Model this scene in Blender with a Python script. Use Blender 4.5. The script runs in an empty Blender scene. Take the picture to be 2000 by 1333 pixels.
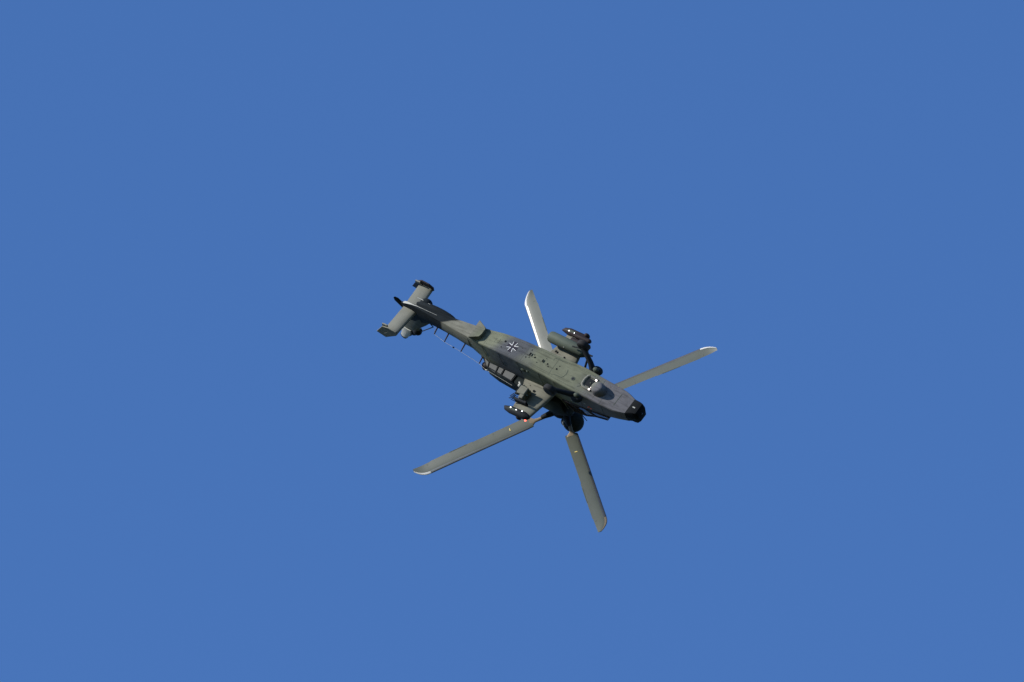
import bpy, bmesh, math, random
from mathutils import Vector, Matrix, noise
random.seed(7)
R = math.radians
sc = bpy.context.scene
C = sc.collection

# ------------------------------------------------------------------ camera, sky, sun, exposure
ELEV = R(40.0)
LENS, DIST, SC = 400.0, 446.6, 49.754
cam = bpy.data.cameras.new('camera'); camo = bpy.data.objects.new('camera', cam); C.objects.link(camo)
cam.lens = LENS; cam.sensor_width = 36.0; cam.clip_start = 0.5; cam.clip_end = 20000
EYE = Vector((0, 0, 1.7))
camo.location = EYE; camo.rotation_euler = (R(90) + ELEV, 0, 0)
sc.camera = camo
M = Matrix(((1, 0, 0), (0, -math.sin(ELEV), -math.cos(ELEV)), (0, math.cos(ELEV), -math.sin(ELEV))))   # camera axes in the world

SUN = (M @ Vector((-0.795, 0.607, 0.0))).normalized()
world = bpy.data.worlds.new('World'); sc.world = world; world.use_nodes = True
wn = world.node_tree
sky = wn.nodes.new('ShaderNodeTexSky'); sky.sky_type = 'NISHITA'; sky.sun_disc = False
sky.sun_elevation = math.asin(SUN.z); sky.sun_rotation = math.atan2(SUN.x, SUN.y)
sky.air_density = 0.8; sky.dust_density = 0.0; sky.ozone_density = 9.5
wn.links.new(sky.outputs[0], wn.nodes['Background'].inputs[0])
wn.nodes['Background'].inputs[1].default_value = 0.15
sun = bpy.data.lights.new('sun', 'SUN'); suno = bpy.data.objects.new('sun', sun); C.objects.link(suno)
sun.energy = 5.0; sun.angle = R(0.5); sun.color = (1.0, 0.96, 0.90)
suno.rotation_euler = SUN.to_track_quat('Z', 'Y').to_euler(); suno.location = (0, 0, 50)
vs = sc.view_settings
vs.view_transform = 'Standard'; vs.look = 'None'; vs.gamma = 1.0; vs.use_curve_mapping = False; vs.exposure = 0.64
sc.render.engine = 'CYCLES'

# ------------------------------------------------------------------ materials
def new_mat(name):
    m = bpy.data.materials.new(name); m.use_nodes = True
    return m, m.node_tree, m.node_tree.nodes['Principled BSDF']

def paint(name, col, rough=0.7, metal=0.0, var=0.12, scale=3.0, spec=0.09, bump=0.02):
    m, nt, b = new_mat(name)
    tc = nt.nodes.new('ShaderNodeTexCoord')
    n = nt.nodes.new('ShaderNodeTexNoise'); n.inputs['Scale'].default_value = scale; n.inputs['Detail'].default_value = 6
    nt.links.new(tc.outputs['Object'], n.inputs['Vector'])
    r = nt.nodes.new('ShaderNodeMapRange'); r.inputs[1].default_value = 0.25; r.inputs[2].default_value = 0.75
    r.inputs[3].default_value = 1 - var; r.inputs[4].default_value = 1 + var
    nt.links.new(n.outputs['Fac'], r.inputs[0])
    mx = nt.nodes.new('ShaderNodeMix'); mx.data_type = 'RGBA'; mx.blend_type = 'MULTIPLY'; mx.inputs[0].default_value = 1
    mx.inputs[6].default_value = (*col, 1)
    nt.links.new(r.outputs[0], mx.inputs[7]); nt.links.new(mx.outputs[2], b.inputs['Base Color'])
    b.inputs['Roughness'].default_value = rough; b.inputs['Metallic'].default_value = metal
    b.inputs['Specular IOR Level'].default_value = spec
    if bump:
        bp = nt.nodes.new('ShaderNodeBump'); bp.inputs['Strength'].default_value = 0.25; bp.inputs['Distance'].default_value = bump
        nt.links.new(n.outputs['Fac'], bp.inputs['Height']); nt.links.new(bp.outputs[0], b.inputs['Normal'])
    return m

def camo_mat(name, bands, rough=0.5, warp=0.9, yw=0.25, zw=0.35, soft=0.010):
    """camouflage in bands along the aircraft, their borders wandering with noise. bands = [(x, colour), ...]"""
    m, nt, b = new_mat(name)
    N, L = nt.nodes, nt.links
    tc = N.new('ShaderNodeTexCoord'); sp = N.new('ShaderNodeSeparateXYZ'); L.new(tc.outputs['Object'], sp.inputs[0])
    n1 = N.new('ShaderNodeTexNoise'); n1.inputs['Scale'].default_value = 0.8; n1.inputs['Detail'].default_value = 2.5
    L.new(tc.outputs['Object'], n1.inputs['Vector'])
    def mth(op, a, c):
        q = N.new('ShaderNodeMath'); q.operation = op
        for i, v in enumerate((a, c)):
            if isinstance(v, (int, float)): q.inputs[i].default_value = v
            else: L.new(v, q.inputs[i])
        return q.outputs[0]
    off = mth('MULTIPLY', mth('SUBTRACT', n1.outputs['Fac'], 0.5), warp * 2)
    v = mth('ADD', sp.outputs['X'], off)
    v = mth('ADD', v, mth('MULTIPLY', sp.outputs['Y'], yw))
    v = mth('ADD', v, mth('MULTIPLY', sp.outputs['Z'], zw))
    lo, hi = -9.0, 7.0
    v = mth('DIVIDE', mth('SUBTRACT', v, lo), hi - lo)
    rp = N.new('ShaderNodeValToRGB'); cr = rp.color_ramp; cr.interpolation = 'LINEAR'
    while len(cr.elements) > 1: cr.elements.remove(cr.elements[-1])
    e0 = cr.elements[0]; e0.position = 0.0; e0.color = (*bands[0][1], 1)
    for i in range(1, len(bands)):
        x, col = bands[i]; p = (x - lo) / (hi - lo); d = soft
        a = cr.elements.new(max(0, p - d)); a.color = (*bands[i - 1][1], 1)
        c2 = cr.elements.new(min(1, p + d)); c2.color = (*col, 1)
    L.new(v, rp.inputs[0])
    # weathering: streaks and grime
    n2 = N.new('ShaderNodeTexNoise'); n2.inputs['Scale'].default_value = 2.2; n2.inputs['Detail'].default_value = 9; n2.inputs['Roughness'].default_value = 0.65
    L.new(tc.outputs['Object'], n2.inputs['Vector'])
    mr = N.new('ShaderNodeMapRange'); mr.inputs[1].default_value = 0.3; mr.inputs[2].default_value = 0.7; mr.inputs[3].default_value = 0.80; mr.inputs[4].default_value = 1.14
    L.new(n2.outputs['Fac'], mr.inputs[0])
    mx = N.new('ShaderNodeMix'); mx.data_type = 'RGBA'; mx.blend_type = 'MULTIPLY'; mx.inputs[0].default_value = 1
    L.new(rp.outputs[0], mx.inputs[6]); L.new(mr.outputs[0], mx.inputs[7])
    mp = N.new('ShaderNodeMapping'); mp.inputs['Scale'].default_value = (0.7, 7.0, 7.0); L.new(tc.outputs['Object'], mp.inputs[0])
    n3 = N.new('ShaderNodeTexNoise'); n3.inputs['Scale'].default_value = 1.3; n3.inputs['Detail'].default_value = 7; L.new(mp.outputs[0], n3.inputs['Vector'])
    m3 = N.new('ShaderNodeMapRange'); m3.inputs[1].default_value = 0.52; m3.inputs[2].default_value = 0.80; m3.inputs[3].default_value = 1.0; m3.inputs[4].default_value = 0.45
    L.new(n3.outputs['Fac'], m3.inputs[0])
    mx2 = N.new('ShaderNodeMix'); mx2.data_type = 'RGBA'; mx2.blend_type = 'MULTIPLY'; mx2.inputs[0].default_value = 1
    L.new(mx.outputs[2], mx2.inputs[6]); L.new(m3.outputs[0], mx2.inputs[7]); L.new(mx2.outputs[2], b.inputs['Base Color'])
    b.inputs['Roughness'].default_value = 0.85; b.inputs['Specular IOR Level'].default_value = 0.05
    bp = N.new('ShaderNodeBump'); bp.inputs['Strength'].default_value = 0.2; bp.inputs['Distance'].default_value = 0.015
    L.new(n2.outputs['Fac'], bp.inputs['Height']); L.new(bp.outputs[0], b.inputs['Normal'])
    return m

OLIVE = (0.120, 0.126, 0.088); GREY = (0.066, 0.069, 0.074); DGREEN = (0.015, 0.019, 0.019)
SAND = (0.135, 0.132, 0.106); BLACK = (0.022, 0.024, 0.026); NOSEGREY = (0.106, 0.103, 0.108)
mats = {}
mats['fuselage'] = camo_mat('camo_fuselage', [(-9, DGREEN), (-5.05, SAND), (-3.0, OLIVE), (-2.0, GREY), (-0.35, OLIVE), (2.6, NOSEGREY)], soft=0.020)
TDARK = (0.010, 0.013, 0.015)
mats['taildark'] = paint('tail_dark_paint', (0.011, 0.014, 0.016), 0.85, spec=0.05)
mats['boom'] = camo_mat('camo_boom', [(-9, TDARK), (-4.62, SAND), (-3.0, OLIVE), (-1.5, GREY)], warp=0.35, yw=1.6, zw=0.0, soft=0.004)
mats['upper'] = camo_mat('camo_upper', [(-9, DGREEN), (-0.2, (0.05, 0.055, 0.042)), (1.2, DGREEN)])
mats['tail'] = camo_mat('camo_tail', [(-9, (0.10, 0.105, 0.09)), (-6.9, (0.065, 0.07, 0.06)), (-3.0, OLIVE)], zw=-0.2)
mats['stab'] = paint('stabilizer_olive_grey', (0.13, 0.13, 0.108), 0.7, var=0.12, scale=1.8)
mats['cowl'] = paint('cowl_grey', (0.088, 0.090, 0.088), 0.6)
mats['wing'] = camo_mat('camo_wing', [(-9, SAND), (5.0, OLIVE)])
mats['green'] = paint('dark_green_paint', (0.050, 0.060, 0.047))
mats['podgreen'] = paint('pod_green_paint', (0.066, 0.078, 0.060), 0.6)
mats['dark'] = paint('dark_paint', (0.012, 0.014, 0.016))
mats['darkbrown'] = paint('dark_brown_paint', (0.024, 0.018, 0.018), 0.6)
mats['black'] = paint('black_opening', (0.005, 0.006, 0.007), 0.8, spec=0.04)
mats['rubber'] = paint('tyre_rubber', (0.018, 0.018, 0.019), 0.8)
mats['metal'] = paint('bare_metal', (0.32, 0.32, 0.33), 0.35, metal=0.9)
mats['blade'] = paint('blade_paint', (0.054, 0.061, 0.048), 0.5, var=0.10, scale=1.4, spec=0.25)
mats['bladeedge'] = paint('blade_erosion_strip', (0.42, 0.41, 0.38), 0.5, metal=0.0, var=0.15)
mats['bladelead'] = paint('blade_leading_paint', (0.12, 0.118, 0.11), 0.45, metal=0.85, var=0.06)
mats['neck'] = paint('neck_composite_and_dim_tip', (0.16, 0.125, 0.085), 0.45)
mats['white'] = paint('white_marking', (0.72, 0.72, 0.70), 0.6, var=0.12, scale=9.0, bump=0)
mats['yellow'] = paint('yellow_marking', (0.65, 0.50, 0.16), 0.5, bump=0)
mats['orange'] = paint('orange_marking', (0.75, 0.13, 0.05), 0.5, bump=0)
mats['cross'] = paint('cross_black', (0.022, 0.020, 0.028), 0.8, bump=0)
mats['lightgrey'] = paint('light_grey_paint', (0.28, 0.28, 0.25), 0.6)
mats['seat'] = paint('seat_fabric', (0.05, 0.045, 0.04), 0.8)
mats['suit'] = paint('flight_suit_olive', (0.07, 0.075, 0.045), 0.8)
mats['helmet'] = paint('helmet_white', (0.62, 0.62, 0.60), 0.3)
mats['skin'] = paint('skin', (0.55, 0.33, 0.24), 0.6)
mats['visor'] = paint('visor_dark', (0.02, 0.02, 0.03), 0.1)
def glass_mat():
    m, nt, b = new_mat('canopy_glass')
    out = nt.nodes['Material Output']
    tr = nt.nodes.new('ShaderNodeBsdfTransparent'); tr.inputs[0].default_value = (0.22, 0.17, 0.17, 1)
    gl = nt.nodes.new('ShaderNodeBsdfGlossy'); gl.inputs['Roughness'].default_value = 0.03
    n = nt.nodes.new('ShaderNodeTexNoise'); n.inputs['Scale'].default_value = 2.0
    bp = nt.nodes.new('ShaderNodeBump'); bp.inputs['Strength'].default_value = 0.1; bp.inputs['Distance'].default_value = 0.01
    nt.links.new(n.outputs['Fac'], bp.inputs['Height']); nt.links.new(bp.outputs[0], gl.inputs['Normal'])
    fr0 = nt.nodes.new('ShaderNodeFresnel'); fr0.inputs[0].default_value = 1.22
    ge = nt.nodes.new('ShaderNodeNewGeometry'); inv = nt.nodes.new('ShaderNodeMath'); inv.operation = 'SUBTRACT'; inv.inputs[0].default_value = 1.0
    nt.links.new(ge.outputs['Backfacing'], inv.inputs[1])
    fr = nt.nodes.new('ShaderNodeMath'); fr.operation = 'MULTIPLY'; nt.links.new(fr0.outputs[0], fr.inputs[0]); nt.links.new(inv.outputs[0], fr.inputs[1])
    mx = nt.nodes.new('ShaderNodeMixShader')
    nt.links.new(fr.outputs[0], mx.inputs[0]); nt.links.new(tr.outputs[0], mx.inputs[1]); nt.links.new(gl.outputs[0], mx.inputs[2])
    df = nt.nodes.new('ShaderNodeBsdfDiffuse'); df.inputs[0].default_value = (0.05, 0.038, 0.034, 1)
    m2 = nt.nodes.new('ShaderNodeMixShader'); m2.inputs[0].default_value = 0.45
    nt.links.new(mx.outputs[0], m2.inputs[1]); nt.links.new(df.outputs[0], m2.inputs[2]); nt.links.new(m2.outputs[0], out.inputs[0])
    return m
mats['glass'] = glass_mat()
def lamp_mat(name, col, s):
    m, nt, b = new_mat(name)
    b.inputs['Base Color'].default_value = (*col, 1); b.inputs['Emission Color'].default_value = (*col, 1); b.inputs['Emission Strength'].default_value = s
    return m
mats['lamp'] = lamp_mat('landing_lamp_lit', (1.0, 0.86, 0.80), 3.0)
mats['lampred'] = lamp_mat('red_position_lamp', (1.0, 0.12, 0.08), 2.2)
mats['glintwhite'] = lamp_mat('white_glint_glow', (0.95, 0.98, 1.0), 2.5)  # emission stands in for sun glints on the tip pods

# ------------------------------------------------------------------ ground under the camera (outside the picture)
def ground():
    m, nt, b = new_mat('grass_field')
    tc = nt.nodes.new('ShaderNodeTexCoord'); n = nt.nodes.new('ShaderNodeTexNoise'); n.inputs['Scale'].default_value = 0.02; n.inputs['Detail'].default_value = 12
    nt.links.new(tc.outputs['Object'], n.inputs['Vector'])
    rp = nt.nodes.new('ShaderNodeValToRGB'); rp.color_ramp.elements[0].color = (0.025, 0.035, 0.014, 1); rp.color_ramp.elements[1].color = (0.055, 0.06, 0.028, 1)
    nt.links.new(n.outputs['Fac'], rp.inputs[0]); nt.links.new(rp.outputs[0], b.inputs['Base Color']); b.inputs['Roughness'].default_value = 0.9
    me = bpy.data.meshes.new('ground'); S = 9000.0; k = 12
    vs_ = []; fs = []
    for j in range(k + 1):
        for i in range(k + 1):
            x = -S + 2 * S * i / k; y = -S + 2 * S * j / k
            vs_.append((x, y, 0.0))
    for j in range(k):
        for i in range(k): a = j * (k + 1) + i; fs.append((a, a + 1, a + k + 2, a + k + 1))
    me.from_pydata(vs_, [], fs); me.materials.append(m)
    o = bpy.data.objects.new('ground', me); C.objects.link(o); o['kind'] = 'structure'
ground()

# ------------------------------------------------------------------ mesh helpers (all in the aircraft's own frame: x forward, y to port, z up, metres)
class MB:
    def __init__(s): s.v = []; s.f = []
    def add(s, vs_, fs):
        o = len(s.v); s.v += [tuple(p) for p in vs_]; s.f += [tuple(i + o for i in f) for f in fs]; return s
    def loft(s, rings, cap0=True, cap1=True, skip=None):
        n = len(rings[0]); vs_ = [p for r in rings for p in r]; fs = []
        for k in range(len(rings) - 1):
            for i in range(n):
                if skip and skip(k, i): continue
                j = (i + 1) % n; fs.append((k * n + i, k * n + j, (k + 1) * n + j, (k + 1) * n + i))
        if cap0: fs.append(tuple(range(n))[::-1])
        if cap1: fs.append(tuple(range((len(rings) - 1) * n, len(rings) * n)))
        return s.add(vs_, fs)
    def tube(s, pts, rad, n=10, flat=1.0, up=None):
        pts = [Vector(p) for p in pts]; rings = []
        for i, p in enumerate(pts):
            d = (pts[min(i + 1, len(pts) - 1)] - pts[max(i - 1, 0)]).normalized()
            u = Vector(up) if up else (Vector((0, 0, 1)) if abs(d.z) < 0.9 else Vector((1, 0, 0)))
            a = d.cross(u).normalized(); b = a.cross(d).normalized()
            r = rad[i] if isinstance(rad, (list, tuple)) else rad
            rings.append([p + a * (r * math.cos(2 * math.pi * k / n)) + b * (r * flat * math.sin(2 * math.pi * k / n)) for k in range(n)])
        return s.loft(rings)
    def box(s, c, d, M3=None, ch=0.0):
        x, y, z = d[0] / 2, d[1] / 2, d[2] / 2; c = Vector(c)
        h = min(ch, x * .9, y * .9, z * .9)
        rings = []
        for (zz, ins) in ((-z, h), (-z + h, 0), (z - h, 0), (z, h)) if h > 0 else ((-z, 0), (z, 0)):
            X, Y = x - ins, y - ins
            q = h * 0.7
            if h > 0: ring = [(-X + q, -Y), (X - q, -Y), (X, -Y + q), (X, Y - q), (X - q, Y), (-X + q, Y), (-X, Y - q), (-X, -Y + q)]
            else: ring = [(-X, -Y), (X, -Y), (X, Y), (-X, Y)]
            rings.append([c + (M3 @ Vector((p[0], p[1], zz)) if M3 else Vector((p[0], p[1], zz))) for p in ring])
        return s.loft(rings)
    def prism(s, poly, axis, a, b, bev=0.0):
        """polygon in the two other axes, extruded along axis from a to b, optional edge bevel"""
        cx = sum(p[0] for p in poly) / len(poly); cy = sum(p[1] for p in poly) / len(poly)
        def P(p, t, k):
            u, v = cx + (p[0] - cx) * k, cy + (p[1] - cy) * k
            return {'x': (t, u, v), 'y': (u, t, v), 'z': (u, v, t)}[axis]
        sg = 1 if b > a else -1
        if bev:
            ext = max(max(abs(p[0] - cx), abs(p[1] - cy)) for p in poly); k = 1 - bev / ext
            rings = [[P(p, a, k) for p in poly], [P(p, a + sg * bev, 1) for p in poly], [P(p, b - sg * bev, 1) for p in poly], [P(p, b, k) for p in poly]]
        else: rings = [[P(p, a, 1) for p in poly], [P(p, b, 1) for p in poly]]
        return s.loft(rings)
    def ellip(s, c, r, nu=20, nv=12, v0=-math.pi / 2, v1=math.pi / 2):
        rings = []
        for j in range(nv + 1):
            t = v0 + (v1 - v0) * j / nv; t = max(-math.pi / 2 + 1e-3, min(math.pi / 2 - 1e-3, t))
            rings.append([(c[0] + r[0] * math.cos(t) * math.cos(2 * math.pi * i / nu), c[1] + r[1] * math.cos(t) * math.sin(2 * math.pi * i / nu), c[2] + r[2] * math.sin(t)) for i in range(nu)])
        return s.loft(rings)
    def build(s, name, mat, parent=None, smooth=35, label=None):
        me = bpy.data.meshes.new(name); me.from_pydata(s.v, [], s.f); me.validate()
        bm = bmesh.new(); bm.from_mesh(me); bmesh.ops.recalc_face_normals(bm, faces=bm.faces); bm.to_mesh(me); bm.free()
        me.materials.append(mats[mat] if isinstance(mat, str) else mat)
        if smooth:
            me.polygons.foreach_set('use_smooth', [True] * len(me.polygons)); me.set_sharp_from_angle(angle=R(smooth))
        o = bpy.data.objects.new(name, me); C.objects.link(o)
        if parent: o.parent = parent
        if label: o['label'] = label
        return o

def interp(tab, x):
    if x <= tab[0][0]: return tab[0][1:]
    for a, b in zip(tab, tab[1:]):
        if x <= b[0]:
            t = (x - a[0]) / (b[0] - a[0]); return tuple(p + (q - p) * t for p, q in zip(a[1:], b[1:]))
    return tab[-1][1:]

# ------------------------------------------------------------------ the helicopter
BX = Vector((0.76339501, -0.34726989, 0.54463904)); BY = Vector((-0.5739817, -0.75144153, 0.32539305)); BZ = Vector((0.29626518, -0.56101627, -0.77297328))
heli = bpy.data.objects.new('helicopter', None); C.objects.link(heli)
heli.empty_display_size = 2.0
pos = EYE + M @ Vector((53 / SC, -39.5 / SC, -DIST))
rot = Matrix((M @ BX, M @ BY, M @ BZ)).transposed()
heli.matrix_world = Matrix.Translation(pos) @ rot.to_4x4()
heli['label'] = 'camouflaged military attack helicopter banking overhead with its belly and four-blade rotor showing'
heli['category'] = 'helicopter'

# belly line: x, z of belly, half width of the flat belly
BELLY = [(-3.6, 0.05, 0.30), (-3.07, 0.01, 0.35), (-2.64, -0.04, 0.38), (-2.07, -0.15, 0.42), (-1.52, -0.20, 0.45), (-0.94, -0.215, 0.475), (-0.36, -0.21, 0.49), (0.11, -0.185, 0.50), (0.57, -0.14, 0.51), (1.32, -0.09, 0.545),
         (2.07, -0.04, 0.57), (2.36, 0.01, 0.565), (2.64, 0.06, 0.55), (3.03, 0.12, 0.54), (3.41, 0.17, 0.53), (3.7, 0.21, 0.52), (4.0, 0.255, 0.505), (4.22, 0.29, 0.46), (4.5, 0.33, 0.375)]
# upper outline of the hull: x, z of sill, half width there
SILL = [(-3.6, 1.05, 0.26), (-3.0, 1.35, 0.34), (-2.6, 1.75, 0.42), (-1.3, 2.05, 0.46), (0.6, 2.2, 0.46), (1.05, 2.1, 0.48), (1.10, 1.30, 0.52), (2.3, 1.20, 0.52), (3.4, 1.14, 0.46), (3.9, 1.06, 0.42), (4.5, 0.95, 0.34)]
def zb(x): return interp(BELLY, x)[0]
def wb(x): return interp(BELLY, x)[1]
def ring(x, zlo, w, zhi, wt, r=0.06, bulge=1.03, nose=0.0):
    zm = zlo + (zhi - zlo) * 0.45
    h = [(w - r * 1.3, zlo), (w - r * 0.45, zlo + r * 0.13), (w, zlo + r * 0.8), (w * bulge + 0.01, zm), (wt * 1.02, zhi - r * 1.2), (wt - r * 0.2, zhi - r * 0.3), (wt - r, zhi)]
    pts = [(x, y, z) for y, z in h] + [(x, -y, z) for y, z in reversed(h)]
    return pts
xs = [b[0] for b in BELLY] + [-3.3, -2.85, 1.05, 1.10, 1.8, -1.25, -0.65]
xs = sorted(set(xs))
def hull_rings(): 
    out = []
    for x in xs:
        z0, w = interp(BELLY, x); z1, wt = interp(SILL, x)
        out.append(ring(x, z0, w, z1, wt))
    return out
hr = hull_rings(); iopen = [k for k in range(len(xs) - 1) if xs[k] >= 1.09 and xs[k + 1] <= 3.45]
nh = len(hr[0])
fus = MB().loft(hr, skip=lambda k, i: (k in iopen and i == 6)).build('fuselage', 'fuselage', heli, 28)
# cockpit tub
MB().box((2.25, 0, 0.52), (2.5, 0.9, 0.04)).build('cockpit_floor', 'dark', heli)
MB().box((1.14, 0, 1.15), (0.05, 0.86, 1.3)).build('cockpit_bulkhead', 'dark', heli)

# tail boom: x, z low, half low, z high, half top
BOOM = [(-3.55, 0.05, 0.30, 1.10, 0.24), (-4.0, 0.07, 0.27, 1.06, 0.22), (-4.43, 0.08, 0.235, 0.97, 0.20), (-4.98, 0.06, 0.205, 0.88, 0.18), (-5.6, 0.06, 0.15, 0.86, 0.15), (-6.1, 0.05, 0.10, 0.95, 0.12), (-6.5, 0.08, 0.06, 1.25, 0.09), (-6.9, 0.16, 0.045, 1.5, 0.08), (-7.25, 0.30, 0.04, 1.6, 0.06)]
def boom_ring(x, z0, w, z1, wt):
    r = min(0.05, w * 0.6); zm = z0 + (z1 - z0) * 0.5; wm = max(w, wt) * 1.12 + 0.02
    h = [(w - r, z0), (w - r * .3, z0 + r * .15), (w, z0 + r * .8), (wm, zm), (wt * 1.02, z1 - r * 1.3), (wt - r * .3, z1 - r * .3), (wt - r, z1)]
    return [(x, y, z) for y, z in h] + [(x, -y, z) for y, z in reversed(h)]
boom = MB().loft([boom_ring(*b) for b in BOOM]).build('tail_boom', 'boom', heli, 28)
# bottom edge of the keel, its highlight painted as a light grey strip
MB().loft([[(x, -w, z - 0.012), (x, w, z - 0.012), (x, w * 0.7, z + 0.02), (x, -w * 0.7, z + 0.02)] for x, w, z in ((-5.3, 0.005, 0.068), (-6.0, 0.006, 0.055), (-6.35, 0.012, 0.062), (-6.6, 0.022, 0.095), (-6.9, 0.05, 0.15), (-7.05, 0.055, 0.20), (-7.13, 0.03, 0.25))]).build('keel_highlight', 'lightgrey', boom, 40)
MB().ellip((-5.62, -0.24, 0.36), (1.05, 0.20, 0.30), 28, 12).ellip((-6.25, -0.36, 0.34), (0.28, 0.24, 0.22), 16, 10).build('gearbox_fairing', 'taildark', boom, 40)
for k, (x, l) in enumerate(((-6.45, 0.32), (-5.95, 0.16), (-5.65, 0.16))):
    MB().box((x, -0.36 + 0.03 * k, 0.10 + 0.03 * k), (l, 0.03, 0.03), ch=.008).build('louvre', 'lightgrey', boom, 0)

# vertical fin
def fin_sec(pts, w):
    return [(x, y * w, z) for x, z in pts for y in (1,)]
FIN = [  # z, x leading, x trailing, half thickness
    (0.75, -5.85, -7.22, 0.11), (1.0, -5.98, -7.30, 0.105), (1.5, -6.45, -7.55, 0.09), (1.95, -6.92, -7.78, 0.085), (2.36, -7.14, -8.00, 0.10)]
def fin_ring(z, xl, xt, t):
    c = xl - xt; prof = [(0, 0.0), (0.04, .5), (0.15, .9), (0.4, 1.0), (0.75, .75), (1.0, .35)]
    return [(xl - c * u, t * v, z) for u, v in prof] + [(xl - c * u, -t * v, z) for u, v in reversed(prof[1:])]
fin = MB().loft([fin_ring(*f) for f in FIN]).build('vertical_fin', 'tail', heli, 35)
MB().ellip((-7.24, 0.0, 2.36), (0.20, 0.17, 0.20), 18, 10).ellip((-7.5, 0.0, 2.55), (0.16, 0.15, 0.2), 18, 10).build('gearbox_cover', 'dark', fin)
MB().loft([fin_ring(z, xl, xt, t) for z, xl, xt, t in ((2.365, -7.42, -8.03, .12), (2.5, -7.47, -8.08, .15), (2.9, -7.75, -8.24, .15), (3.18, -8.0, -8.40, .14))]).build('fin_tip', 'lightgrey', fin, 35, 'pale grey rear tip of the fin')
MB().loft([fin_ring(z, xl, xt, t) for z, xl, xt, t in ((3.185, -8.0, -8.42, .15), (3.26, -8.05, -8.43, .15), (3.30, -8.12, -8.40, .12))]).build('fin_cap', 'dark', fin, 35)
MB().loft([fin_ring(z, xl, xt, t) for z, xl, xt, t in ((2.45, -7.30, -7.60, .10), (2.62, -7.42, -7.70, .09), (3.05, -7.85, -8.0, .07))]).build('fin_leading_edge', 'dark', fin, 35)
fb = MB(); fb.tube([(-6.72, 0.1, 1.72), (-6.70, 0.12, 1.88)], 0.022, 6); fb.tube([(-6.70, 0.12, 1.88), (-5.82, 0.1, 1.07)], 0.020, 6); fb.tube([(-5.82, 0.1, 1.07), (-5.9, 0.1, 0.92)], 0.02, 6)
fb.build('wire_cutter_frame', 'dark', fin)

# tail rotor on the starboard side of the fin
hub = Vector((-7.66, -0.5, 2.4))
trot = MB().tube([(hub.x, -0.08, hub.z), (hub.x, -0.42, hub.z)], 0.09, 12).tube([(hub.x, -0.42, hub.z), (hub.x, -0.60, hub.z)], [0.16, 0.12], 14).build('tail_rotor', 'dark', heli)
base_a = math.atan2(1.36 - hub.z, -8.41 - hub.x)
for k in range(3):
    a = base_a + k * 2 * math.pi / 3; d = Vector((math.cos(a), 0, math.sin(a))); t = Vector((-math.sin(a), 0, math.cos(a)))
    m = MB(); rings = []
    for r, c, th in ((0.14, 0.06, 0.04), (0.30, 0.07, 0.03), (0.38, 0.13, 0.018), (1.18, 0.12, 0.012), (1.31, 0.05, 0.006)):
        cc = hub + d * r; tt = (t + Vector((0, -0.45, 0))).normalized(); nn = d.cross(tt).normalized()
        rings.append([cc + tt * (c * u) + nn * (th * v) for u, v in ((1, 0), (.5, 1), (-.5, .8), (-1, 0), (-.5, -.8), (.5, -1))])
    m.loft(rings).build('tail_rotor_blade', 'dark', trot, 30)

# horizontal stabilizer with swept end plates
def stab_ring(y, xa=-7.22, xf=-6.53, z=0.50, t=0.075, cv=0.05):
    c = xf - xa; prof = [(0, 0), (.03, .45), (.12, .85), (.35, 1), (.7, .6), (1, .08)]
    up = [(xf - c * u, y, z + t * v * 0.8 - cv * (1 - u) ** 2 * -1) for u, v in prof]
    dn = [(xf - c * u, y, z - t * v + cv * (1 - u) ** 2) for u, v in reversed(prof[1:])]
    return up + dn
stab = MB().loft([stab_ring(-1.10), stab_ring(-0.55, -7.20, -6.50), stab_ring(-0.10, -7.18, -6.50), stab_ring(0.10, -7.18, -6.50), stab_ring(0.55, -7.20, -6.55), stab_ring(1.24, -7.24, -6.62)]).build('horizontal_stabilizer', 'stab', heli, 35)
PL = [(-6.94, 0.26), (-6.60, 0.34), (-6.53, 0.44), (-6.68, 0.64), (-7.44, 1.19), (-7.86, 1.02), (-7.32, 0.36)]
for s, lab in ((1, None), (-1, None)):
    MB().prism(PL if s > 0 else [(-6.98, 0.12), (-6.62, 0.16), (-6.44, 0.34), (-6.50, 0.56), (-7.40, 1.12), (-7.80, 0.98), (-7.34, 0.36)], 'y', s * (1.24 if s > 0 else 1.10), s * (1.29 if s > 0 else 1.15), 0.012).build('end_plate', 'wing' if s > 0 else 'darkbrown', stab, 30)  # starboard plate browner: shade on its inner face put into the colour
    MB().prism([(-7.05, 0.20), (-7.30, 0.22), (-7.36, 0.40), (-7.05, 0.34)], 'y', s * (1.18 if s > 0 else 1.04), s * (1.235 if s > 0 else 1.095), 0.008).build('balance_weight', 'stab', stab, 30)
MB().box((-7.28, 1.292, 0.80), (0.34, 0.008, 0.03), Matrix.Rotation(R(38), 3, 'Y')).build('stripe', 'stab', stab, 0)

# nose: dark sensor cap
NOSE = [(4.502, 0.335, 0.37, 0.93, 0.335), (4.66, 0.25, 0.33, 0.90, 0.30), (4.72, 0.235, 0.32, 0.98, 0.27), (4.86, 0.20, 0.30, 0.98, 0.25), (5.00, 0.21, 0.27, 0.86, 0.20), (5.07, 0.30, 0.20, 0.72, 0.14)]
nose = MB().loft([ring(x, a, b_, c_, d_, r=0.05) for x, a, b_, c_, d_ in NOSE]).build('nose_sensor', 'black', heli, 35, 'blackish nose cap with sensor windows')
MB().box((4.78, 0.03, 0.212), (0.13, 0.05, 0.012)).build('sensor_window', 'lightgrey', nose, 0)
MB().tube([(4.515, 0.36, 0.60), (4.80, 0.335, 0.60)], 0.02, 6).build('sensor_guard', 'dark', nose)
MB().ellip((5.075, 0.02, 0.47), (0.03, 0.05, 0.05), 12, 6).build('sensor_lens', 'visor', nose)
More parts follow.
